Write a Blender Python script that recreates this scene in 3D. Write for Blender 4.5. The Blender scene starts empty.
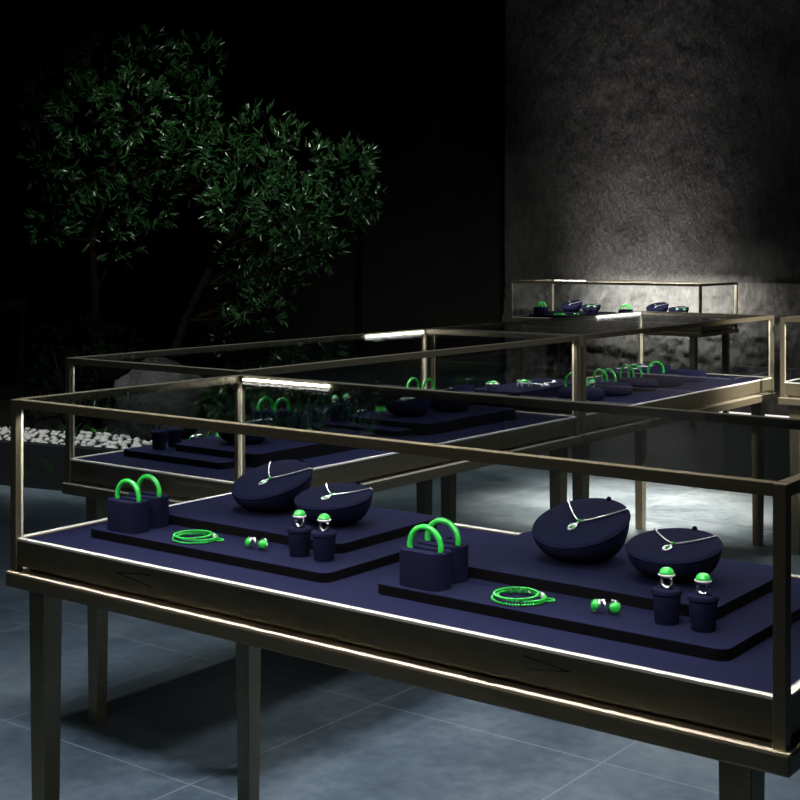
import bpy, bmesh, math, random
from mathutils import Vector, Matrix, noise
random.seed(11)
R = math.radians
S = bpy.context.scene
COL = S.collection

# ------------------------------------------------------------------ camera, world, lamps, exposure
FPX = 1348.77
cam_d = bpy.data.cameras.new('camera')
cam = bpy.data.objects.new('camera', cam_d); COL.objects.link(cam)
cam.location = (2.0624, -1.5316, 1.2084)
cam.rotation_euler = (R(90), 0, R(90) - 0.9201)
cam_d.sensor_width = 36; cam_d.sensor_fit = 'HORIZONTAL'
cam_d.lens = FPX / 800 * 36
cam_d.shift_y = -(400 - 246.9) / 800
cam_d.clip_start = .01; cam_d.clip_end = 100
S.camera = cam

w = bpy.data.worlds.new('world'); S.world = w; w.use_nodes = True
w.node_tree.nodes['Background'].inputs[0].default_value = (.5, .6, .75, 1)
w.node_tree.nodes['Background'].inputs[1].default_value = .004

def lamp(name, kind, loc, energy, color=(1, 1, 1), target=None, size=.3, size_y=None, spread=None, angle=60, blend=.5, parent=None):
    d = bpy.data.lights.new(name, kind); o = bpy.data.objects.new(name, d); COL.objects.link(o)
    o.location = loc; d.energy = energy; d.color = color
    if kind == 'AREA':
        d.size = size
        if size_y is not None: d.shape = 'RECTANGLE'; d.size_y = size_y
        else: d.shape = 'DISK'
        if spread: d.spread = R(spread)
    if kind == 'SPOT':
        d.shadow_soft_size = size; d.spot_size = R(angle); d.spot_blend = blend
    if target is not None:
        o.rotation_euler = (Vector(target) - Vector(loc)).to_track_quat('-Z', 'Y').to_euler()
    if parent: o.parent = parent
    return o

COOL = (.80, .90, 1.0)
lamp('downlight_front', 'AREA', (-.10, .66, 2.93), 22, COOL, (-.10, .66, 0), .36, spread=120)
lamp('downlight_right', 'SPOT', (1.15, 1.75, 2.95), 105, (.93, .96, 1), (.55, 1.5, 0), .16, angle=70, blend=.8)
lamp('downlight_side', 'SPOT', (3.3, 2.5, 2.5), 1800, (1, .95, .84), (.0, 3.75, .72), .12, angle=17, blend=.8)
lamp('garden_spot', 'SPOT', (-2.0, 2.2, 2.9), 150, (.95, 1, .92), (-2.8, 3.75, 1.15), .08, angle=82, blend=.8)
lamp('pebble_spot', 'SPOT', (-2.35, 1.5, 2.95), 260, (1, 1, 1), (-3.45, 3.08, .25), .08, angle=27, blend=.8)
lamp('wall_washer', 'AREA', (-2.66, 7.56, .10), 5.2, (1, .96, .94), (-2.66, 7.66, 1.4), 1.0, .05, spread=44)
lamp('added_front_fill', 'SPOT', (1.2, -3.2, 3.2), 15, (1, .96, .88), (.8, .1, .6), .15, angle=40, blend=.8)  # added fill from behind the camera for the case fronts; no known fixture
lamp('added_ledge_light', 'AREA', (.73, -.06, 3.3), 7, (1, .95, .86), (.73, -.06, 0), 1.3, .05, spread=24)  # added narrow lamp to brighten the nearest ledge; no known fixture
lamp('added_floor_reflection_spot', 'SPOT', (-1.30, 4.75, 3.3), 3500, (1, .85, .71), (-.86, 4.15, 0), .3, angle=25, blend=.8)  # added spot, stands in for the lit wall's reflection on the floor

S.view_settings.view_transform = 'Standard'; S.view_settings.look = 'None'
S.view_settings.exposure = 0; S.view_settings.gamma = 1
try: S.view_settings.use_curve_mapping = False
except Exception: pass

# ------------------------------------------------------------------ materials
def nodes(m):
    m.use_nodes = True; t = m.node_tree; return t, t.nodes, t.links, t.nodes.get('Principled BSDF')
def math_n(t, op, a, b=None, c=None):
    n = t.nodes.new('ShaderNodeMath'); n.operation = op
    for i, v in enumerate((a, b, c)):
        if v is None: continue
        if isinstance(v, (int, float)): n.inputs[i].default_value = v
        else: t.links.new(v, n.inputs[i])
    return n.outputs[0]
def noise_n(t, scale, detail=4, coord='Object', stretch=None, rough=.55):
    tc = t.nodes.new('ShaderNodeTexCoord'); n = t.nodes.new('ShaderNodeTexNoise')
    n.inputs['Scale'].default_value = scale; n.inputs['Detail'].default_value = detail; n.inputs['Roughness'].default_value = rough
    if stretch:
        mp = t.nodes.new('ShaderNodeMapping'); mp.inputs['Scale'].default_value = stretch
        t.links.new(tc.outputs[coord], mp.inputs[0]); t.links.new(mp.outputs[0], n.inputs['Vector'])
    else: t.links.new(tc.outputs[coord], n.inputs['Vector'])
    return n.outputs['Fac']
def ramp(t, fac, stops):
    n = t.nodes.new('ShaderNodeValToRGB'); e = n.color_ramp.elements
    while len(e) < len(stops): e.new(.5)
    for el, (p, c) in zip(e, stops): el.position = p; el.color = (*c, 1)
    t.links.new(fac, n.inputs[0]); return n.outputs[0]
def bump(t, b, h, strength, dist):
    n = t.nodes.new('ShaderNodeBump'); n.inputs['Strength'].default_value = strength; n.inputs['Distance'].default_value = dist
    t.links.new(h, n.inputs['Height']); t.links.new(n.outputs[0], b.inputs['Normal'])
def mat(name, c1, c2=None, scale=20, rough=.5, metal=0, spec=.5, bmp=None, stretch=None, coat=0, sheen=0, rvar=0):
    m = bpy.data.materials.new(name); t, N, L, b = nodes(m)
    b.inputs['Roughness'].default_value = rough; b.inputs['Metallic'].default_value = metal
    b.inputs['Specular IOR Level'].default_value = spec; b.inputs['Coat Weight'].default_value = coat
    b.inputs['Sheen Weight'].default_value = sheen
    f = noise_n(t, scale, 5, stretch=stretch)
    L.new(ramp(t, f, [(.3, c1), (.7, c2 or c1)]), b.inputs['Base Color'])
    if rvar: L.new(math_n(t, 'MULTIPLY_ADD', f, rvar, rough - rvar / 2), b.inputs['Roughness'])
    if bmp: bump(t, b, noise_n(t, bmp[0], 6), bmp[1], bmp[2])
    return m
M = {}
M['bronze'] = mat('champagne_bronze', (.21, .182, .122), (.26, .226, .155), 9, .36, .55, .5, stretch=(1, 1, 30))
M['lip'] = mat('pale_brushed_metal', (.90, .87, .80), (.94, .91, .85), 40, .45, .0)
M['lit_bronze'] = mat('bronze_painted_light', (.74, .67, .52), (.80, .73, .58), 30, .4, .2)  # bronze in a paler tone, with the light on it put into the colour
M['groove'] = mat('dark_groove', (.012, .011, .008), None, 10, .6)
M['suede'] = mat('navy_suede', (.0054, .0060, .0190), (.0078, .0086, .0255), 60, 1, 0, .03, (900, .25, .001))
M['edge'] = mat('black_board_edge', (.0022, .0022, .0035), (.003, .003, .0045), 60, .9, 0, .05)
M['jade'] = mat('green_jade', (.006, .20, .016), (.03, .46, .06), 70, .16, 0, .5, coat=.5)
M['silver'] = mat('polished_silver', (.85, .85, .84), None, 10, .14, 1)
M['diamond'] = mat('white_stones', (.95, .95, .95), (.75, .75, .78), 900, .1, .6, .8)
M['plaster'] = mat('dark_plaster', (.055, .053, .050), (.075, .072, .066), 3, .8)
M['ceil'] = mat('dark_ceiling', (.006, .006, .006), (.008, .008, .008), 3, .8)
M['curb'] = mat('charcoal_curb', (.007, .0075, .0085), (.011, .012, .013), 6, .55)
M['soil'] = mat('dark_soil', (.012, .011, .010), (.022, .02, .018), 40, .95, bmp=(80, .8, .02))
M['pebble'] = mat('white_pebble', (.42, .41, .39), (.62, .61, .59), 14, .7)
M['rock'] = mat('grey_boulder', (.016, .016, .016), (.04, .04, .04), 7, .85, bmp=(18, .7, .03))
M['bark'] = mat('dark_bark', (.005, .004, .003), (.010, .008, .006), 30, 1, 0, 0, bmp=(60, .6, .01))
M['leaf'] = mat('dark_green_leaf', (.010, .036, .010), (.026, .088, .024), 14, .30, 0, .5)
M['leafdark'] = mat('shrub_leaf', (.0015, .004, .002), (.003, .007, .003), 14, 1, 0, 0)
M['grass'] = mat('garden_grass', (.03, .12, .015), (.06, .2, .03), 20, .5)

def emis(name, col, s):
    m = bpy.data.materials.new(name); t, N, L, b = nodes(m)
    b.inputs['Emission Color'].default_value = (*col, 1); b.inputs['Emission Strength'].default_value = s
    b.inputs['Base Color'].default_value = (.8, .8, .8, 1); return m
M['led'] = emis('led_strip', (1, .97, .90), 18)
M['cove'] = emis('cove_light', (1, .93, .88), 1.0)

def glass(name, tint, f0=.04, f1=.96):
    m = bpy.data.materials.new(name); m.use_nodes = True; t = m.node_tree; N = t.nodes; L = t.links
    N.remove(N['Principled BSDF']); out = N['Material Output']
    g = N.new('ShaderNodeNewGeometry'); d = N.new('ShaderNodeVectorMath'); d.operation = 'DOT_PRODUCT'
    L.new(g.outputs['Incoming'], d.inputs[0]); L.new(g.outputs['True Normal'], d.inputs[1])
    c = math_n(t, 'ABSOLUTE', d.outputs['Value'])
    f = math_n(t, 'MULTIPLY_ADD', math_n(t, 'POWER', math_n(t, 'SUBTRACT', 1, c), 5), f1, f0)
    tr = N.new('ShaderNodeBsdfTransparent'); tr.inputs[0].default_value = (*tint, 1)
    gl = N.new('ShaderNodeBsdfGlossy'); gl.inputs['Roughness'].default_value = .0
    mx = N.new('ShaderNodeMixShader'); L.new(f, mx.inputs[0]); L.new(tr.outputs[0], mx.inputs[1]); L.new(gl.outputs[0], mx.inputs[2])
    L.new(mx.outputs[0], out.inputs[0]); return m
M['glass'] = glass('clear_glass', (.97, .98, .98), .014, .6)
M['topglass'] = glass('smoked_glass', (.88, .90, .91), .03, .50)

# floor tiles
def floor_mat():
    m = bpy.data.materials.new('slate_tiles'); t, N, L, b = nodes(m)
    g = N.new('ShaderNodeNewGeometry'); s = N.new('ShaderNodeSeparateXYZ'); L.new(g.outputs['Position'], s.inputs[0])
    def line(o, x0):
        f = math_n(t, 'FRACT', math_n(t, 'DIVIDE', math_n(t, 'SUBTRACT', o, x0 - 20.25 - .3375), .675))
        return math_n(t, 'LESS_THAN', math_n(t, 'ABSOLUTE', math_n(t, 'SUBTRACT', f, .5)), .003)
    j = math_n(t, 'MAXIMUM', line(s.outputs[0], -.15), line(s.outputs[1], 1.27))
    n1 = noise_n(t, 2.2, 8, stretch=(1, 1, 1), rough=.62)
    n2 = noise_n(t, 26, 6)
    f = math_n(t, 'ADD', math_n(t, 'MULTIPLY', n1, .7), math_n(t, 'MULTIPLY', n2, .3))
    c = ramp(t, f, [(.36, (.062, .088, .112)), (.50, (.125, .165, .200)), (.64, (.215, .258, .288))])
    mx = N.new('ShaderNodeMix'); mx.data_type = 'RGBA'
    L.new(j, mx.inputs['Factor']); L.new(c, mx.inputs['A']); mx.inputs['B'].default_value = (.30, .34, .36, 1)
    L.new(mx.outputs['Result'], b.inputs['Base Color'])
    L.new(math_n(t, 'MULTIPLY_ADD', f, .30, .20), b.inputs['Roughness'])
    b.inputs['Specular IOR Level'].default_value = .5
    bump(t, b, f, .06, .01); return m
M['floor'] = floor_mat()
def stone_mat():
    m = bpy.data.materials.new('rough_stone_wall'); t, N, L, b = nodes(m)
    f = math_n(t, 'ADD', math_n(t, 'MULTIPLY', noise_n(t, 2.5, 9, rough=.65), .6), math_n(t, 'MULTIPLY', noise_n(t, 22, 6, stretch=(1.6, 1, .5)), .4))
    L.new(ramp(t, f, [(.34, (.085, .081, .078)), (.66, (.25, .238, .228))]), b.inputs['Base Color'])
    b.inputs['Roughness'].default_value = .9; b.inputs['Specular IOR Level'].default_value = .2
    bump(t, b, noise_n(t, 18, 10, stretch=(1.5, 1, .6), rough=.7), 1.0, .03); return m
M['stone'] = stone_mat()

# ------------------------------------------------------------------ mesh helpers
def box(bm, x0, x1, y0, y1, z0, z1):
    v = [bm.verts.new(p) for p in ((x0, y0, z0), (x1, y0, z0), (x1, y1, z0), (x0, y1, z0), (x0, y0, z1), (x1, y0, z1), (x1, y1, z1), (x0, y1, z1))]
    for f in ((0, 3, 2, 1), (4, 5, 6, 7), (0, 1, 5, 4), (1, 2, 6, 5), (2, 3, 7, 6), (3, 0, 4, 7)): bm.faces.new([v[i] for i in f])
def bx(*a, bev=0):
    bm = bmesh.new(); box(bm, *a)
    if bev: bmesh.ops.bevel(bm, geom=bm.edges[:], offset=bev, segments=2, affect='EDGES', profile=.7)
    return bm
def prism(bm, pts, z0, z1, bev=0):
    lo = [bm.verts.new((x, y, z0)) for x, y in pts]; n = len(pts)
    levels = [lo]
    if bev:
        cx = sum(p[0] for p in pts) / n; cy = sum(p[1] for p in pts) / n
        def ins(p, d):
            v = Vector((p[0] - cx, p[1] - cy)); l = v.length
            v *= max(0, (l - d) / l); return cx + v.x, cy + v.y
        levels.append([bm.verts.new((x, y, z1 - bev)) for x, y in pts])
        for k in (1, 2, 3):
            a = k / 3 * math.pi / 2
            levels.append([bm.verts.new((*ins(p, bev * (1 - math.cos(a))), z1 - bev + bev * math.sin(a))) for p in pts])
    else: levels.append([bm.verts.new((x, y, z1)) for x, y in pts])
    for a, b in zip(levels, levels[1:]):
        for i in range(n): bm.faces.new((a[i], a[(i + 1) % n], b[(i + 1) % n], b[i]))
    bm.faces.new(lo[::-1]); bm.faces.new(levels[-1])
def rrect(x0, x1, y0, y1, r, seg=6):
    out = []
    for cx, cy, a0 in ((x1 - r, y0 + r, -90), (x1 - r, y1 - r, 0), (x0 + r, y1 - r, 90), (x0 + r, y0 + r, 180)):
        for k in range(seg + 1):
            a = R(a0 + 90 * k / seg); out.append((cx + r * math.cos(a), cy + r * math.sin(a)))
    return out
def clip_y(pts, y, keep_above):
    out = []
    for i, p in enumerate(pts):
        q = pts[(i + 1) % len(pts)]
        ip = (p[1] >= y) == keep_above; iq = (q[1] >= y) == keep_above
        if ip: out.append(p)
        if ip != iq:
            t = (y - p[1]) / (q[1] - p[1]); out.append((p[0] + t * (q[0] - p[0]), y))
    return out
def lathe(bm, prof, seg=32, mtx=None):
    rings = []
    for r, z in prof:
        if r < 1e-6: rings.append([bm.verts.new((0, 0, z))])
        else: rings.append([bm.verts.new((r * math.cos(2 * math.pi * i / seg), r * math.sin(2 * math.pi * i / seg), z)) for i in range(seg)])
    for a, b in zip(rings, rings[1:]):
        for i in range(seg):
            j = (i + 1) % seg
            if len(a) == 1 and len(b) == 1: continue
            if len(a) == 1: bm.faces.new((a[0], b[i], b[j])) if False else bm.faces.new((a[0], b[j], b[i]))
            elif len(b) == 1: bm.faces.new((a[i], a[j], b[0]))
            else: bm.faces.new((a[i], a[j], b[j], b[i]))
    if mtx: bmesh.ops.transform(bm, matrix=mtx, verts=[v for rg in rings for v in rg])
    if len(rings[0]) > 1: bm.faces.new(rings[0][::-1])
    if len(rings[-1]) > 1: bm.faces.new(rings[-1])
def tube(bm, path, rad, seg=8, closed=False):
    P = [Vector(p) for p in path]; n = len(P); rings = []
    rr = rad if isinstance(rad, (list, tuple)) else [rad] * n
    prev = None
    for i, p in enumerate(P):
        if closed: tan = (P[(i + 1) % n] - P[i - 1]).normalized()
        else: tan = (P[min(i + 1, n - 1)] - P[max(i - 1, 0)]).normalized()
        if prev is None:
            up = Vector((0, 0, 1)) if abs(tan.z) < .9 else Vector((1, 0, 0))
            a = tan.cross(up).normalized()
        else: a = (prev - tan * prev.dot(tan)).normalized()
        prev = a; b = tan.cross(a)
        rings.append([bm.verts.new(p + (a * math.cos(2 * math.pi * k / seg) + b * math.sin(2 * math.pi * k / seg)) * rr[i]) for k in range(seg)])
    m = n if closed else n - 1
    for i in range(m):
        A = rings[i]; B = rings[(i + 1) % n]
        off = 0
        if closed and i == n - 1:
            off = min(range(seg), key=lambda o: (A[0].co - B[o].co).length)
        for k in range(seg): bm.faces.new((A[k], A[(k + 1) % seg], B[(k + 1 + off) % seg], B[(k + off) % seg]))
    if not closed: bm.faces.new(rings[0][::-1]); bm.faces.new(rings[-1])
def ball(bm, c, r, sub=1, sc=(1, 1, 1)):
    bmesh.ops.create_icosphere(bm, subdivisions=sub, radius=1, matrix=Matrix.Translation(c) @ Matrix.Diagonal((r * sc[0], r * sc[1], r * sc[2], 1)))
def mesh(name, bm, m, smooth=False):
    bmesh.ops.recalc_face_normals(bm, faces=bm.faces)
    me = bpy.data.meshes.new(name); bm.to_mesh(me); bm.free(); me.materials.append(M[m])
    if smooth: me.polygons.foreach_set('use_smooth', [True] * len(me.polygons))
    if smooth == 2:
        try: me.set_sharp_from_angle(angle=R(40))
        except Exception: pass
    return me
def link(name, me, parent=None):
    o = bpy.data.objects.new(name, me); COL.objects.link(o)
    if parent: o.parent = parent
    return o
def part(name, bm, m, parent=None, smooth=False): return link(name, mesh(name, bm, m, smooth), parent)
def tag(o, label=None, cat=None, group=None, kind=None):
    for k, v in (('label', label), ('category', cat), ('group', group), ('kind', kind)):
        if v: o[k] = v
    return o
def empty(name, loc, rz, label, cat, group=None):
    o = bpy.data.objects.new(name, None); COL.objects.link(o); o.empty_display_size = .05
    o.location = loc; o.rotation_euler = (0, 0, rz); return tag(o, label, cat, group)
def struct(name, bm, m, smooth=False): return tag(part(name, bm, m, None, smooth), kind='structure')

# prototypes: list of (part name, mesh, sub-parts); stamped as fresh objects sharing mesh data
def stamp(name, recipe, loc, rz, label, cat, group=None):
    root = empty(name, loc, rz, label, cat, group)
    def rec(items, par):
        for nm, me, subs, lab in items:
            o = link(nm, me, par)
            if lab: o['label'] = lab
            rec(subs, o)
    rec(recipe, root); return root

# ------------------------------------------------------------------ room shell
X0, X1, Y0, Y1, ZC = -13.0, 5.0, -4.0, 9.4, 3.40
struct('floor', bx(X0, X1, Y0, Y1, -.05, 0), 'floor')
struct('ceiling', bx(X0, X1, Y0, Y1, ZC, ZC + .05), 'ceil')
struct('wall_left', bx(X0 - .05, X0, Y0, Y1, 0, ZC), 'plaster')
struct('wall_right', bx(X1, X1 + .05, Y0, Y1, 0, ZC), 'plaster')
struct('wall_front', bx(X0, X1, Y0 - .05, Y0, 0, ZC), 'plaster')
struct('wall_back', bx(X0, -4.0, Y1, Y1 + .05, 0, ZC), 'plaster')
# dark timber-like panel joints of the back wall
bm = bmesh.new()
for x in (-12.2, -10.4, -8.6, -6.8, -5.0): box(bm, x - .04, x + .04, Y1 - .02, Y1, 0, ZC)
struct('trim_2', bm, 'ceil')
SX = -3.93
bm = bmesh.new(); nx, nz = 520, 200; g = []
for j in range(nz + 1):
    row = []
    for i in range(nx + 1):
        x = SX + (X1 - SX) * i / nx; z = ZC * j / nz
        h = .003 * noise.fractal(Vector((x * 3, 3.1, z * 2)), .9, 2.1, 4) + .003 * noise.fractal(Vector((x * 14, 7.7, z * 8)), .7, 2.1, 3)
        if z < .95: h += .05 * min(1, (.95 - z) / .12) * noise.fractal(Vector((x * 5, 1.7, z * 6)), .7, 2.1, 5) + .022 * noise.fractal(Vector((x * 17, 4.7, z * 19)), .6, 2.1, 3) * min(1, (.95 - z) / .12)
        row.append(bm.verts.new((x, 7.75 - h, z)))
    g.append(row)
for j in range(nz):
    for i in range(nx): bm.faces.new((g[j][i], g[j][i + 1], g[j + 1][i + 1], g[j + 1][i]))
# thickness of the stone block
b0 = [bm.verts.new((SX, Y1, 0)), bm.verts.new((SX, Y1, ZC))]
bm.faces.new([b0[0]] + [g[j][0] for j in range(nz + 1)] + [b0[1]])
struct('wall_right_stone', bm, 'stone', True)
# glowing light cove along the foot of the stone wall
struct('trim_1', bx(SX + .02, X1, 7.60, 7.64, 0, .022), 'cove')

# ------------------------------------------------------------------ display cases
H, ZL, ZE = .93, .677, .6145      # top rail, deck lip, ledge top
PW, RH = .0165, .016
ZD = .674                         # navy deck surface
def display_case(loc, rz, L, D, label, led=None, lamps=8, arrow=False, tilt=12, posts_group='glass topped display cases', lh=.0045, spr=150, zs=1, ll=None):
    c = empty('display_case', loc, rz, label, 'display case', posts_group)
    c.scale.z = zs
    for x, y in ((0, 0), (L - PW, 0), (0, D - PW), (L - PW, D - PW)):
        o = part('corner_post', bx(x, x + PW, y, y + PW, ZE, H - .0005, bev=.0012), 'bronze', c)
        xi = (x + PW, x + PW + .0012) if x == 0 else (x - .0012, x); yi = (y + PW, y + PW + .0012) if y == 0 else (y - .0012, y)
        part('post_painted_light', bx(*xi, y + (.0015 if y else .011), y + (.0055 if y else .015), ZL, H - RH), 'lit_bronze', o)  # strips painting the light on the inner post faces, no separate metal
        part('post_painted_light', bx(x + (.0015 if x else .011), x + (.0055 if x else .015), *yi, ZL, H - RH), 'lit_bronze', o)
    for a in ((PW, L - PW, 0, PW), (PW, L - PW, D - PW, D), (0, PW, PW, D - PW), (L - PW, L, PW, D - PW)):
        part('top_rail', bx(*a, H - RH, H, bev=.001), 'bronze', c)
    ap = .005
    for a in ((PW, L - PW, ap, ap + .012), (PW, L - PW, D - ap - .012, D - ap), (ap, ap + .012, PW, D - PW), (L - ap - .012, L - ap, PW, D - PW)):
        o = part('apron_panel', bx(*a, ZE + .012, ZL - .001, bev=.0008), 'bronze', c)
        if arrow and a[2] == ap and a[1] == L - PW:
            for pts in arrow:
                bm = bmesh.new()
                for p, q in zip(pts, pts[1:]):
                    tube(bm, [(p[0], ap - .0001, p[1]), (q[0], ap - .0001, q[1])], .0009, 6)
                part('engraved_arrow', bm, 'groove', o)
    part('base_box', bx(.024, L - .024, .024, D - .024, ZE, ZL - .006), 'bronze', c)
    ov = .006
    part('base_ledge', bx(-ov, L + ov, -ov, D + ov, ZE - .026, ZE, bev=.003), 'bronze', c)
    part('ledge_painted_light', bx(-ov + .0006, L + ov - .0006, -ov + .0006, D + ov - .0006, ZE - .0004, ZE + .0008), 'lit_bronze', c)  # thin pale sheet, light on the ledge top put into its colour
    lw = .0095
    for a in ((.003, L - .003, .003, .003 + lw), (.003, L - .003, D - .003 - lw, D - .003), (.003, .003 + lw, .003 + lw, D - .003 - lw), (L - .003 - lw, L - .003, .003 + lw, D - .003 - lw)):
        part('deck_lip', bx(*a, ZL - .004, ZL), 'lip', c)
    part('lined_deck', bx(.003 + lw, L - .003 - lw, .003 + lw, D - .003 - lw, ZL - .012, ZD), 'suede', c)
    t = .004; zi = ZL + .0003
    for a in ((PW, L - PW, .006, .006 + t), (PW, L - PW, D - .006 - t, D - .006), (.006, .006 + t, PW, D - PW), (L - .006 - t, L - .006, PW, D - PW)):
        part('glass_pane', bx(*a, zi, H - RH), 'glass', c)
    part('glass_top', bx(PW, L - PW, PW, D - PW, H - .005, H - .001), 'topglass', c)
    lx, rx, yi = .03, .05, .018
    s, e = .043, .033
    for x, y in ((lx, yi), (L - rx - s, yi), (lx + .012, D - yi - s), (L - rx - s, D - yi - s)):
        bm = bmesh.new(); d = (s - e) / 2
        vs = [bm.verts.new(p) for p in ((x + d, y + d, 0), (x + s - d, y + d, 0), (x + s - d, y + s - d, 0), (x + d, y + s - d, 0),
              (x, y, ZE - .026), (x + s, y, ZE - .026), (x + s, y + s, ZE - .026), (x, y + s, ZE - .026))]
        for f in ((0, 3, 2, 1), (4, 5, 6, 7), (0, 1, 5, 4), (1, 2, 6, 5), (2, 3, 7, 6), (3, 0, 4, 7)): bm.faces.new([vs[i] for i in f])
        bmesh.ops.bevel(bm, geom=bm.edges[:], offset=.0012, segments=1, affect='EDGES')
        part('tapered_leg', bm, 'bronze', c)
    if led:
        side, a, b = led
        if side == 'back': part('light_strip', bx(a, b, D - PW - .005, D - PW, H - .0055 - lh, H - .0055), 'led', c)
        else: part('light_strip', bx(a, b, PW, PW + .005, H - .0055 - lh, H - .0055), 'led', c)
    if lamps:
        for y in (.024, D - .024):
            o = lamp('case_strip_lamp', 'AREA', (L / 2 + (.05 if ll else 0), y, H - .018), lamps, (1, .965, .90), None, L * ll if ll else L - .05, .006, spread=spr, parent=c)
            o.rotation_euler = (R(tilt if y < .3 else -tilt if tilt < 30 else tilt), 0, 0)
    return c
EZ = 1.034
AL, AD = 1.465, .6
BX0, BX1, BY0, BY1 = -.661, -.055, .656, 2.181
CY0, CY1 = 2.2065, 3.769
ar = [[(1.101, .661), (1.172, .653), (1.106, .6435)], [(.372, .662), (.284, .6535), (.372, .642)]]
display_case((0, 0, 0), 0, AL, AD, 'bronze framed glass display case nearest the viewer, two trays of green jewellery inside', ('back', .03, .27), 3.7, ar)
display_case((BX0, BY1, 0), R(-90), BY1 - BY0, BX1 - BX0, 'bronze framed glass display case directly behind the nearest one, running away from it', ('front', .03, .34), 2.8, lh=.007)
display_case((BX1, CY0, 0), R(90), CY1 - CY0, BX1 - BX0, 'bronze framed glass display case holding a row of round navy cushions', ('back', 1.15, 1.53), 3.4, lh=.007)
display_case((.036, 3.60, 0), 0, 1.465, .6, 'bronze framed glass display case cut by the right edge of the photo', None, 2.5)
display_case((-3.27, 6.80, 0), 0, 1.50, .6, 'bronze framed glass display case standing against the lit rough stone wall', ('back', .03, .3), 6.5, tilt=66, spr=95, zs=EZ, ll=.78)
display_case((-10.50, 6.30, 0), 0, 1.50, .6, 'unlit empty glass display case in the dark at the far left edge', None, 0)

# ------------------------------------------------------------------ jewellery and props (prototypes)
T1, T2 = .016, .017               # tier thickness
def riser_recipe():
    out = []
    for nm, x0, x1, y0, y1, z, t in (('lower_tier', -.012, .566, 0, .36, 0, T1), ('upper_tier', .02, .497, .117, .41, 0, T1 + T2)):
        bm = bmesh.new(); prism(bm, rrect(x0, x1, y0, y1, .018), z, z + t - .0012); a = mesh(nm, bm, 'edge')
        bm = bmesh.new(); prism(bm, rrect(x0, x1, y0, y1, .018), z + t - .0012, z + t, .0006); b = mesh('suede_top', bm, 'suede')
        out.append((nm, a, [('suede_top', b, [], 'navy suede top')], None))
    return out
def holder_recipe():
    w, d, h, sl = .084, .048, .056, .030
    pts = rrect(-w / 2, w / 2, -d / 2, d / 2, .021, 8)
    bm = bmesh.new(); prism(bm, pts, 0, h - sl); a = mesh('holder_block', bm, 'suede')
    out = [('holder_block', a, [], None)]
    for keep, y in ((False, -.0056), (True, .0056)):
        bm = bmesh.new(); prism(bm, clip_y(pts, y, keep), h - sl, h, .0015)
        out.append(('slot_cheek', mesh('slot_cheek', bm, 'suede'), [], None))
    for s in (-1, 1): out.append(('slot_end', mesh('slot_end', bx(s * .0385 - .0022, s * .0385 + .0022, -.0056, .0056, h - sl, h - .001), 'suede'), [], None))
    return out
def bangle_recipe(r=.0295, m=.0046):
    bm = bmesh.new(); tube(bm, [(r * math.cos(a), 0, r * math.sin(a) + r + m) for a in [2 * math.pi * i / 48 for i in range(48)]], m, 12, True)
    return [('bangle_ring', mesh('bangle_ring', bm, 'jade', True), [], None)]
def cup_recipe():
    bm = bmesh.new()
    lathe(bm, [(0, 0), (.0185, 0), (.019, .001), (.0228, .046), (.0246, .0470), (.0249, .0515), (.0243, .0530), (.0232, .0535), (.0226, .0525), (0, .0525)], 40)
    a = mesh('cup_body', bm, 'suede', 2); out = [('cup_body', a, [], None)]
    circ = [(.0222 * math.cos(2 * math.pi * i / 32), .0222 * math.sin(2 * math.pi * i / 32)) for i in range(32)]
    for keep, y in ((False, -.0024), (True, .0024)):
        bm = bmesh.new(); prism(bm, clip_y(circ, y, keep), .0525, .0540, .0006)
        out.append(('slot_pad', mesh('slot_pad', bm, 'suede'), [], None))
    return out
def ring_recipe():
    bm = bmesh.new(); r = .0092
    tube(bm, [(r * math.cos(a), 0, r * math.sin(a) + r + .0018) for a in [2 * math.pi * i / 36 for i in range(36)]], .0028, 8, True)
    band = mesh('ring_band', bm, 'silver', True)
    bm = bmesh.new(); lathe(bm, [(.003, .0178), (.009, .019), (.0135, .0222), (.0138, .0237), (.0128, .0247), (0, .0247)], 28); bez = mesh('bezel', bm, 'diamond', 2)
    bm = bmesh.new(); lathe(bm, [(.0122, .0242), (.0118, .0272), (.0098, .0312), (.0062, .0340), (.002, .0350), (0, .0351)], 28); gem = mesh('gemstone', bm, 'jade', True)
    return [('ring_band', band, [], None), ('bezel', bez, [('gemstone', gem, [], None)], None)]
def bust_matrix(R_, t, hc): return Matrix.Translation((0, 0, hc)) @ Matrix.Rotation(R(t), 4, 'X')
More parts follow.
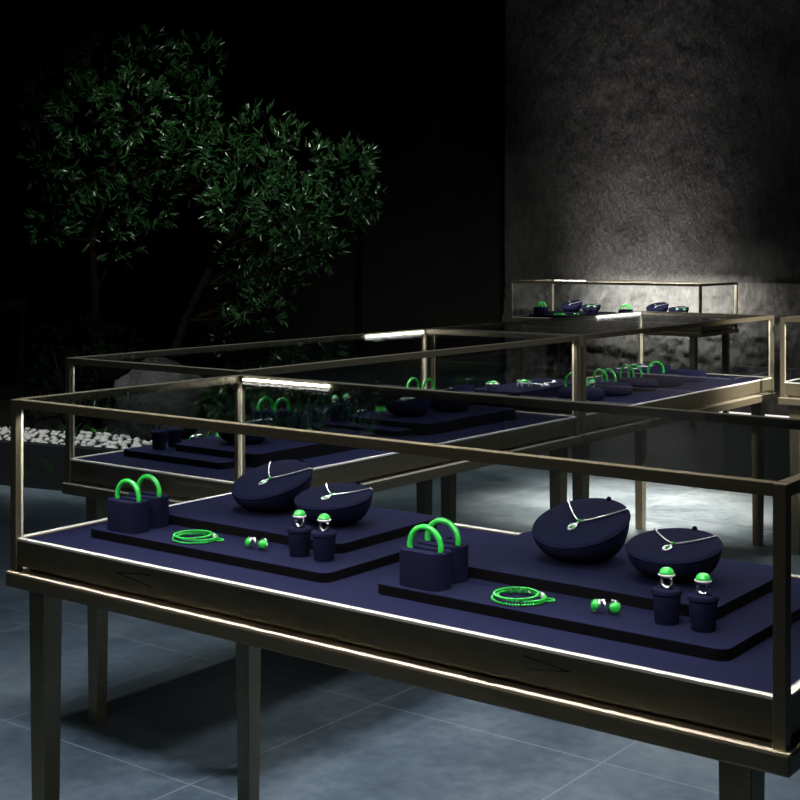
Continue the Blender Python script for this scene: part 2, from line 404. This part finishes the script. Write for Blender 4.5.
def bust_recipe(R_, t, hc):
    mt = bust_matrix(R_, t, hc); seg = 56; bm = bmesh.new(); rings = []
    rb = .36 * R_
    rim = [mt @ Vector((R_ * math.cos(2 * math.pi * i / seg), R_ * math.sin(2 * math.pi * i / seg), 0)) for i in range(seg)]
    for k in range(13):
        th = k / 12 * math.pi / 2; s = math.sin(th); rings.append([])
        for i in range(seg):
            a = 2 * math.pi * i / seg; bp = Vector((rb * math.cos(a), rb * math.sin(a) + .10 * R_, 0)); q = rim[i]
            rings[-1].append(bm.verts.new((bp.x + (q.x - bp.x) * s, bp.y + (q.y - bp.y) * s, q.z * (1 - math.cos(th)))))
    bm.faces.new(rings[0][::-1])
    for a, b in zip(rings, rings[1:]):
        for i in range(seg): bm.faces.new((a[i], a[(i + 1) % seg], b[(i + 1) % seg], b[i]))
    bm.faces.new(rings[-1])
    bowl = mesh('bust_bowl', bm, 'suede', 2)
    bm = bmesh.new(); lathe(bm, [(R_ * .985, .0), (R_ * .985, .001), (R_ * .955, .0028), (R_ * .9, .0034), (0, .0036)], seg, mt); face = mesh('padded_face', bm, 'suede', 2)
    bm = bmesh.new(); tube(bm, [mt @ Vector((R_ * 1.0 * math.cos(2 * math.pi * i / seg), R_ * math.sin(2 * math.pi * i / seg), .0004)) for i in range(seg)], .0016, 6, True); pip = mesh('rim_piping', bm, 'suede', True)
    bm = bmesh.new(); ball(bm, mt @ Vector((R_ * .1, R_ * .97, .004)), .0042, 2); peg = mesh('chain_peg', bm, 'suede', True)
    return [('bust_bowl', bowl, [], None), ('padded_face', face, [('rim_piping', pip, [], None)], None), ('chain_peg', peg, [], None)]
def necklace_recipe(R_, t, hc):
    mt = bust_matrix(R_, t, hc); z = .0052; out = []
    j = Vector((0, -.004, z))
    for s in (-1, 1):
        e = Vector((s * .70 * R_, .66 * R_, z)); mid = (j + e) / 2 + Vector((-s * .006, .006, 0)) * 0 + Vector((s * .004, -.005, 0))
        path = [(1 - u) ** 2 * j + 2 * u * (1 - u) * mid + u * u * e for u in [i / 40 for i in range(41)]]
        e2 = Vector((s * .735 * R_, .70 * R_, .0012)); path.append(e2)
        bm = bmesh.new(); P = [mt @ q for q in path]
        tube(bm, P, [.0009 if i % 2 else .0014 for i in range(len(P))], 6)
        out.append(('chain', mesh('chain', bm, 'diamond', True), [], None))
    bm = bmesh.new(); ball(bm, mt @ Vector((0, -.004, z + .0012)), .0036, 2, (1, 1, .7)); out.append(('junction_gem', mesh('junction_gem', bm, 'jade', True), [], 'small green stone where the chains meet'))
    bm = bmesh.new(); c = Vector((-.002, -.0215, z))
    tube(bm, [mt @ (c + Vector((  .0052 * math.cos(a), .0090 * math.sin(a), 0))) for a in [2 * math.pi * i / 28 for i in range(28)]], .0017, 8, True)
    tube(bm, [mt @ Vector((0, -.006, z)), mt @ Vector((-.001, -.0135, z))], .0016, 6)
    pend = mesh('pendant_frame', bm, 'diamond', True)
    bm = bmesh.new(); ball(bm, mt @ (c + Vector((0, 0, .0004))), 1, 2, (.0034, .0068, .0026)); st = mesh('pendant_stone', bm, 'jade', True)
    out.append(('pendant_frame', pend, [('pendant_stone', st, [], 'pale green oval stone')], None))
    return out
def bracelet_recipe():
    out = []
    for k, (cx, cy, ra, rb, z0) in enumerate(((0, 0, .050, .047, .0026), (.006, .003, .046, .040, .0070), (-.002, -.004, .040, .043, .0112))):
        bm = bmesh.new(); n = 56
        for i in range(n):
            a = 2 * math.pi * i / n
            ball(bm, (cx + ra * math.cos(a), cy + rb * math.sin(a), z0), .0026, 1)
        out.append(('bead_strand', mesh('bead_strand', bm, 'jade', True), [], None))
    bm = bmesh.new(); tube(bm, [(.040, .020, .002), (.041, .021, .008), (.040, .020, .0135)], [.003, .0042, .003], 8); out.append(('clasp', mesh('clasp', bm, 'diamond', True), [], 'white clasp'))
    bm = bmesh.new()
    for i in range(18):
        a = 2 * math.pi * i / 18; ball(bm, (.052 + .010 * math.cos(a), .024 + .009 * math.sin(a), .0026), .0022, 1)
    out.append(('tail_loop', mesh('tail_loop', bm, 'jade', True), [], None))
    return out
def earring_recipe(s):
    bm = bmesh.new(); lathe(bm, [(0, -.004), (.006, -.004), (.0098, -.001), (.0102, .001), (.0092, .002), (0, .002)], 24, Matrix.Translation((0, 0, .0104)) @ Matrix.Rotation(R(72 + s * 0), 4, 'X')); bez = mesh('earring_frame', bm, 'silver', 2)
    bm = bmesh.new(); lathe(bm, [(.0086, .0016), (.0082, .0038), (.006, .0066), (.003, .008), (0, .0084)], 24, Matrix.Translation((0, 0, .0104)) @ Matrix.Rotation(R(72), 4, 'X')); gem = mesh('gemstone', bm, 'jade', True)
    bm = bmesh.new(); tube(bm, [(s * .002, .004, .0165), (s * .007, .0075, .0185), (s * .0105, .008, .013), (s * .0118, .006, .006), (s * .011, .004, .0016)], .0017, 8); hook = mesh('ear_hook', bm, 'silver', True)
    return [('earring_frame', bez, [('gemstone', gem, [], None)], None), ('ear_hook', hook, [], None)]

RISER, HOLDER, BANGLE, CUP, RING = riser_recipe(), holder_recipe(), bangle_recipe(), cup_recipe(), ring_recipe()
B1 = (.079, 20, .056); B2 = (.071, 10, .047)
def scaled(rec, k):
    for nm, me, subs, lab in rec:
        me.transform(Matrix.Diagonal((*k, 1))); scaled(subs, k)
    return rec
scaled(CUP, (.86, .86, .88)); scaled(RING, (.87, .87, .87))
BUST1, BUST2, NECK1, NECK2, BRACE = bust_recipe(*B1), bust_recipe(*B2), necklace_recipe(*B1), necklace_recipe(*B2), bracelet_recipe()
scaled(BRACE, (.79, .79, .9))
EARL, EARR = earring_recipe(1), earring_recipe(-1)

def display_set(x, y, rz, where, order, zs=1):
    """A two-tier riser with everything on it; where names the riser for the labels."""
    Mx = Matrix.Translation((x, y, 0)) @ Matrix.Rotation(rz, 4, 'Z')
    def at(u, v, z): p = Mx @ Vector((u, v, 0)); return (p.x, p.y, z)
    z0 = ZD * zs; z1, z2 = z0 + T1, z0 + T1 + T2
    stamp('display_riser', RISER, at(0, 0, z0), rz, f'two tier navy suede display riser, {where}', 'display riser', 'navy display risers')
    for v, nm, u in ((.034, order[0], .062), (.090, order[1], .055)):
        stamp('bangle_holder', HOLDER, at(u, v, z1), rz, f'navy bangle holder, {nm} of the pair, {where}', 'bangle holder', 'navy bangle holders')
        stamp('jade_bangle', BANGLE, at(u, v, z1 + .0261), rz, f'green bangle standing in the {nm} holder, {where}', 'bangle', 'green bangles in holders')
    stamp('bead_bracelet', BRACE, at(.220, .049, z1), rz, f'coiled green bead bracelet, {where}', 'bracelet', 'green bead bracelets')
    for u, v, rec, nm in ((.345, .058, EARL, order[2]), (.373, .062, EARR, order[3])):
        stamp('gem_earring', rec, at(u, v, z1), rz + R(-35 if rec is EARL else 8), f'silver earring with green stone, {nm} one, {where}', 'earring', 'green stone earrings')
    for u, nm in ((.447, order[2]), (.501, order[3])):
        stamp('ring_holder', CUP, at(u, .072, z1), rz, f'navy cup shaped ring holder, {nm} one, {where}', 'ring holder', 'navy ring holders')
        stamp('gem_ring', RING, at(u, .072, z1 + .0463), rz, f'silver ring with green stone on {nm} cup, {where}', 'ring', 'green stone rings')
    for u, v, bu, ne, nm, dr in ((.196, .276, BUST1, NECK1, order[4], -4), (.372, .250, BUST2, NECK2, order[5], 4)):
        stamp('necklace_stand', bu, at(u, v, z2), rz + R(dr), f'round navy necklace stand, {nm} one, {where}', 'necklace stand', 'round necklace stands')
        stamp('pendant_necklace', ne, at(u, v, z2), rz + R(dr), f'silver pendant necklace on the {nm} stand, {where}', 'necklace', 'pendant necklaces')
FO = ('front', 'rear', 'left', 'right', 'left tilted', 'right flatter')
SO = ('left', 'right', 'far', 'near', 'far tilted', 'near flatter')
display_set(.108, .098, 0, 'left riser of nearest case', FO)
display_set(.781, .100, 0, 'right riser of nearest case', FO)
def bset(yn): return (BX0 + .065, yn + .566)
x, y = bset(BY0 + .125); display_set(x, y, R(-90), 'near riser of second case', SO)
x, y = bset(BY0 + .125 + .70); display_set(x, y, R(-90), 'far riser of second case', SO)
display_set(-3.27 + .105, 6.80 + .098, 0, 'left riser of stone wall case', FO, EZ)
display_set(-3.27 + .80, 6.80 + .098, 0, 'right riser of stone wall case', FO, EZ)

# contents of the third case: round cushions with bangles, silver pieces on a low tray
def cushion_recipe():
    r, h = .082, .040
    circ = [(r * math.cos(2 * math.pi * i / 48), r * math.sin(2 * math.pi * i / 48)) for i in range(48)]
    bm = bmesh.new(); lathe(bm, [(0, 0), (.070, 0), (.079, .004), (r, .012), (r, .026), (.079, .034), (.072, .0385), (.05, h), (0, h)], 48)
    a = mesh('cushion_pad', bm, 'suede', 2)
    bm = bmesh.new(); tube(bm, [(r * math.cos(2 * math.pi * i / 48), r * math.sin(2 * math.pi * i / 48), .019) for i in range(48)], .0014, 6, True)
    return [('cushion_pad', a, [('seam_piping', mesh('seam_piping', bm, 'suede', True), [], None)], None)]
CUSH = cushion_recipe(); BIG = bangle_recipe(.037, .0045)
names = ['nearest', 'second nearest', 'middle', 'fourth', 'farthest']
CXc = -.30
for k, yy in enumerate((2.62, 2.83, 3.04, 3.25, 3.46)):
    stamp('display_cushion', CUSH, (CXc, yy, ZD), 0, f'round navy display cushion, {names[k]} of the row in the third case', 'cushion', 'round navy cushions')
    if k < 3:
        for s, nm in ((-1, 'left'), (1, 'right')):
            stamp('jade_bangle', BIG, (CXc - .070 + s * .010, yy + .090 + s * .013, ZD + .0002), R(-20), f'green bangle, {nm} one of two standing on the {names[k]} round cushion', 'bangle', 'bangles on cushions')
    if k == 3:
        stamp('jade_bangle', BIG, (CXc - .07, yy + .088, ZD + .0002), R(62), 'single green bangle standing on the fourth round cushion of the row', 'bangle', 'bangles on cushions')
for dx, dy, nm in ((.045, -.028, 'left'), (.052, .020, 'right')):
    stamp('gem_ring', RING, (CXc + dx - .02, 2.62 + dy, ZD + .0402), R(50), f'small green stone ring, {nm} of two on the nearest round cushion', 'ring', 'rings on the cushion')
for dx, yy, nm in ((-.06, 2.93, 'between the first and second bangle pairs'), (.0, 3.17, 'between the third bangle pair and the single bangle'), (-.02, 3.145, 'beside the single bangle, nearer the viewer')):
    z = ZD + .0 if False else ZD
    stamp('gem_earring', EARL, (CXc + dx - .08, yy, ZD + .0002), R(40), f'silver earring lying {nm} in the third case', 'earring', 'loose silver earrings')
def tray_recipe(w, d, h):
    bm = bmesh.new(); prism(bm, rrect(-w / 2, w / 2, -d / 2, d / 2, .014), 0, h, .002)
    return [('tray_block', mesh('tray_block', bm, 'suede'), [], None)]
stamp('low_riser', tray_recipe(.20, .50, .03), (-.535, 2.68, ZD), 0, 'low navy suede block under silver jewellery at near left of third case', 'display riser', 'low navy blocks')
stamp('low_riser', tray_recipe(.14, .36, .036), (-.535, 3.50, ZD), 0, 'low navy suede block under silver chains at far end of third case', 'display riser', 'low navy blocks')
def brooch_recipe():
    bm = bmesh.new(); ball(bm, (0, 0, .020), 1, 2, (.022, .022, .008)); g_ = mesh('gemstone', bm, 'jade', True)
    bm = bmesh.new(); tube(bm, [(.0225 * math.cos(a), .0225 * math.sin(a), .017) for a in [2 * math.pi * i / 28 for i in range(28)]], .0026, 8, True)
    for a in (.5, 1.6, 2.7, 3.8, 4.9, 6): tube(bm, [(.021 * math.cos(a), .021 * math.sin(a), .017), (.026 * math.cos(a), .026 * math.sin(a), .008), (.024 * math.cos(a), .024 * math.sin(a), .0012)], .0016, 6)
    return [('brooch_frame', mesh('brooch_frame', bm, 'diamond', True), [('gemstone', g_, [], None)], None)]
BRO = brooch_recipe()
stamp('gem_brooch', BRO, (-.52, 2.60, ZD + .0302), 0, 'larger oval green brooch with silver claws near the corner post of third case', 'brooch')
stamp('gem_brooch', BRO, (-.585, 2.49, ZD + .0302), .4, 'smaller looking green brooch farther left on the low navy block', 'brooch')
def link_recipe(n, ln):
    bm = bmesh.new()
    for i in range(n):
        u = (i / (n - 1) - .5) * ln; v = .012 * math.sin(i * .55)
        tube(bm, [(v + .0045 * math.cos(a), u + .007 * math.sin(a), .0026 + .0008 * (i % 2)) for a in [2 * math.pi * k / 10 for k in range(10)]], .0015, 5, True)
    return [('linked_chain', mesh('linked_chain', bm, 'diamond', True), [], None)]
CH = link_recipe(18, .2)
for (px, py, rz, z, lab) in ((-.505, 2.74, 20, .0302, 'silver link bracelet on the low navy block just behind the larger green brooch'), (-.575, 2.72, 60, .0302, 'silver link bracelet lying crosswise on the low navy block of third case'),
        (-.515, 3.50, 2, .0362, 'silver link bracelet along the right side of the far low navy block'), (-.555, 3.48, -3, .0362, 'silver link bracelet along the left side of the far low navy block')):
    stamp('link_bracelet', CH, (px, py, ZD + z), R(rz), lab, 'bracelet', 'silver link bracelets')

# ------------------------------------------------------------------ garden bed
u = Vector((.978, .209, 0)); nrm = Vector((-.209, .978, 0)); C0 = Vector((-3.70, 2.684, 0))
def bed(s, d, z=0): p = C0 + u * s + nrm * d; return (p.x, p.y, z)
bm = bmesh.new(); prism(bm, [bed(-3.2, 0)[:2], bed(1.25, 0)[:2], bed(1.25, .07)[:2], bed(-3.2, .07)[:2]], 0, .218)
tag(part('planter_curb', bm, 'curb'), 'low charcoal planter curb holding back the white pebbles', 'curb')
bm = bmesh.new(); prism(bm, [bed(-3.2, .0701)[:2], bed(1.25, .0701)[:2], bed(1.25, 1.7)[:2], bed(-3.2, 1.7)[:2]], 0, .185)
tag(part('garden_soil', bm, 'soil'), 'dark soil filling the planter behind the pebbles', 'soil', kind='stuff')
pm = []
for k in range(6):
    bm = bmesh.new(); bmesh.ops.create_icosphere(bm, subdivisions=2, radius=1)
    for v in bm.verts:
        q = v.co.copy(); v.co *= 1 + .45 * noise.noise(q * 1.6 + Vector((k * 9.1, 0, 0)))
        v.co.x *= 1.25; v.co.z *= .75
    pm.append(mesh('pebble', bm, 'pebble', True))
cnt = 0
for row in range(6):
    s = -.75
    while s < 1.2 and cnt < 298:
        r = random.uniform(.012, .021)
        p = bed(s + random.uniform(-.01, .01), .10 + row * .042 + random.uniform(-.012, .012), .185 + r * .55 + row * .008 + random.uniform(0, .006))
        o = link('pebble', random.choice(pm)); o.location = p; o.scale = (r, r, r * random.uniform(.8, 1.1)); o.rotation_euler = (random.uniform(-.4, .4), random.uniform(-.4, .4), random.uniform(0, 6.28))
        tag(o, 'white garden pebble in the band along the charcoal planter curb', 'pebble', 'white garden pebbles'); cnt += 1
        s += r * 1.6 + .022
bm = bmesh.new(); bmesh.ops.create_icosphere(bm, subdivisions=4, radius=1)
for v in bm.verts:
    q = v.co.copy(); v.co *= 1 + .22 * noise.fractal(q * 1.1, .8, 2.1, 4)
    v.co = Vector((v.co.x * .26, v.co.y * .20, v.co.z * .22 + (.02 if v.co.x > 0 else 0)))
o = part('garden_boulder', bm, 'rock', None, True); o.location = (-3.12, 3.24, .40)
tag(o, 'grey boulder in the garden bed behind the second case', 'boulder')

def leaf(bm, c, d, ln, wd, up):
    d = d.normalized(); s = d.cross(up); s = s.normalized() if s.length > 1e-4 else Vector((1, 0, 0)); n = s.cross(d)
    a = bm.verts.new(c); t = bm.verts.new(c + d * ln - n * ln * .12); m1 = c + d * ln * .5
    l = bm.verts.new(m1 + s * wd + n * wd * .3); r = bm.verts.new(m1 - s * wd + n * wd * .3); k = bm.verts.new(m1)
    bm.faces.new((a, l, k)); bm.faces.new((l, t, k)); bm.faces.new((a, k, r)); bm.faces.new((k, t, r))
def rv():
    while True:
        v = Vector((random.uniform(-1, 1), random.uniform(-1, 1), random.uniform(-1, 1)))
        if .05 < v.length < 1: return v
def foliage(clusters, per, ln, wd, base=Vector((0, 0, 0))):
    bm = bmesh.new()
    for x, y, z, r in clusters:
        n = int(per * (r / .18) ** 2)
        for i in range(n):
            v = rv(); v = v.normalized() * (v.length ** .5)
            c = Vector((x, y, z)) + Vector((v.x * r * .90, v.y * r * .90, v.z * r * .82)) - base
            tw = (v + rv() * .8 + Vector((0, 0, .25))).normalized()
            for q in range(5):                        # a sprig of leaves
                leaf(bm, c + tw * q * .008, tw + rv() * .85, ln * random.uniform(.7, 1.25), wd * random.uniform(.8, 1.2), rv())
    return bm
T1c = [[-3.92, 3.24, 2.15, 0.187], [-3.89, 3.53, 2.24, 0.204], [-3.59, 3.6, 2.25, 0.189], [-3.51, 3.87, 2.27, 0.159], [-4.2, 3.36, 1.96, 0.137], [-3.71, 3.24, 1.92, 0.195], [-3.47, 3.38, 1.95, 0.215], [-3.7, 3.93, 2.06, 0.198], [-3.97, 3.21, 1.66, 0.143], [-3.76, 3.35, 1.66, 0.209], [-3.95, 3.88, 1.72, 0.224], [-3.47, 3.78, 1.75, 0.146], [-4.26, 3.51, 1.42, 0.151], [-3.85, 3.5, 1.39, 0.202], [-3.74, 3.73, 1.45, 0.16], [-3.93, 3.15, 1.33, 0.098], [-3.87, 3.62, 1.22, 0.125], [-3.62, 4.01, 1.57, 0.128], [-3.47, 3.83, 1.92, 0.141]]
T2c = [[-2.99, 3.88, 1.82, 0.175], [-3.13, 3.72, 1.73, 0.141], [-2.52, 3.64, 1.63, 0.204], [-3.04, 3.86, 1.55, 0.23], [-2.57, 4.07, 1.6, 0.162], [-2.92, 3.55, 1.43, 0.157], [-2.55, 3.6, 1.37, 0.214], [-2.74, 4.18, 1.38, 0.188], [-2.44, 4.07, 1.46, 0.106], [-3.02, 3.84, 1.19, 0.196], [-2.9, 4.07, 1.22, 0.166], [-3.08, 3.79, 0.95, 0.142], [-3.03, 4.01, 1.0, 0.144], [-2.84, 3.69, 0.87, 0.127], [-3.24, 3.75, 0.72, 0.082], [-2.61, 3.91, 1.19, 0.117], [-2.68, 4.29, 1.69, 0.111]]
def tree(base, trunk, clusters, per, label):
    b = Vector(base); t = empty('garden_tree', base, 0, label, 'tree', 'garden trees')
    n = len(trunk); bm = bmesh.new()
    tube(bm, [Vector(p) - b for p in trunk], [.030 - .018 * i / (n - 1) for i in range(n)], 10)
    part('trunk', bm, 'bark', t, True)
    for c in clusters:
        e = Vector(c[:3]); k = min(range(1, n), key=lambda i: (Vector(trunk[i]) - e).length + (0 if trunk[i][2] < e.z else .6))
        s = Vector(trunk[k]); m = (s + e) / 2 + Vector((0, 0, -.06)) + rv() * .04
        bm = bmesh.new(); P = [(1 - q) ** 2 * s + 2 * q * (1 - q) * m + q * q * e - b for q in [i / 8 for i in range(9)]]
        tube(bm, P, [.013 - .009 * i / 8 for i in range(9)], 6)
        part('branch', bm, 'bark', t, True)
    part('foliage', foliage(clusters, per, .055, .0065, b), 'leaf', t)
tree((-3.90, 3.48, .185), [(-3.90, 3.48, .185), (-3.90, 3.48, .6), (-3.90, 3.47, .95), (-3.92, 3.46, 1.25), (-3.84, 3.52, 1.55), (-3.78, 3.58, 1.9)], T1c, 60, 'taller dark leafy tree at the left of the garden bed')
tree((-3.25, 3.45, .185), [(-3.25, 3.45, .185), (-3.27, 3.46, .6), (-3.20, 3.5, .82), (-3.14, 3.56, 1.0), (-3.06, 3.62, 1.2), (-2.92, 3.75, 1.4), (-2.8, 3.85, 1.6)], T2c, 62, 'brighter green tree with leaning trunk, right of the tall dark tree')
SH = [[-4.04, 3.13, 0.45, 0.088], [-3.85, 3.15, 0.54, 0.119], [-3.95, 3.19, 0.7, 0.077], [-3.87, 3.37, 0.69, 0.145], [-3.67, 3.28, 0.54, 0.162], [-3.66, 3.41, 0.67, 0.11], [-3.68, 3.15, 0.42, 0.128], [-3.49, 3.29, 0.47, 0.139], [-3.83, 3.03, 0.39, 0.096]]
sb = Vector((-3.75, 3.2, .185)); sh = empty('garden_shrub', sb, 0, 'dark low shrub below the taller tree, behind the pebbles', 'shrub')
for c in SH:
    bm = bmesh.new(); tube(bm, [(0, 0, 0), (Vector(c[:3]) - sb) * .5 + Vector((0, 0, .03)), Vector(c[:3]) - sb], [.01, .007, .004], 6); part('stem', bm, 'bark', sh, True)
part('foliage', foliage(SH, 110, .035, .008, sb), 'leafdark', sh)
for k, (sx, d, nm) in enumerate(((.12, .40, 'left most tuft, just right of the front corner post'), (.32, .42, 'second tuft from the left'), (.60, .46, 'third tuft from the left'), (.95, .45, 'right most tuft'))):
    bm = bmesh.new()
    for i in range(16):
        a = random.uniform(0, 6.28); l = random.uniform(.07, .15); d0 = Vector((math.cos(a), math.sin(a), 0)) * random.uniform(.5, 1.2)
        leaf(bm, Vector((random.uniform(-.02, .02), random.uniform(-.02, .02), 0)), d0 + Vector((0, 0, .8)), l, .005, Vector((0, 0, 1)))
    o = part('grass_tuft', bm, 'grass'); o.location = bed(sx, d, .185); tag(o, f'green grass tuft behind the pebbles, {nm}', 'grass', 'grass tufts')
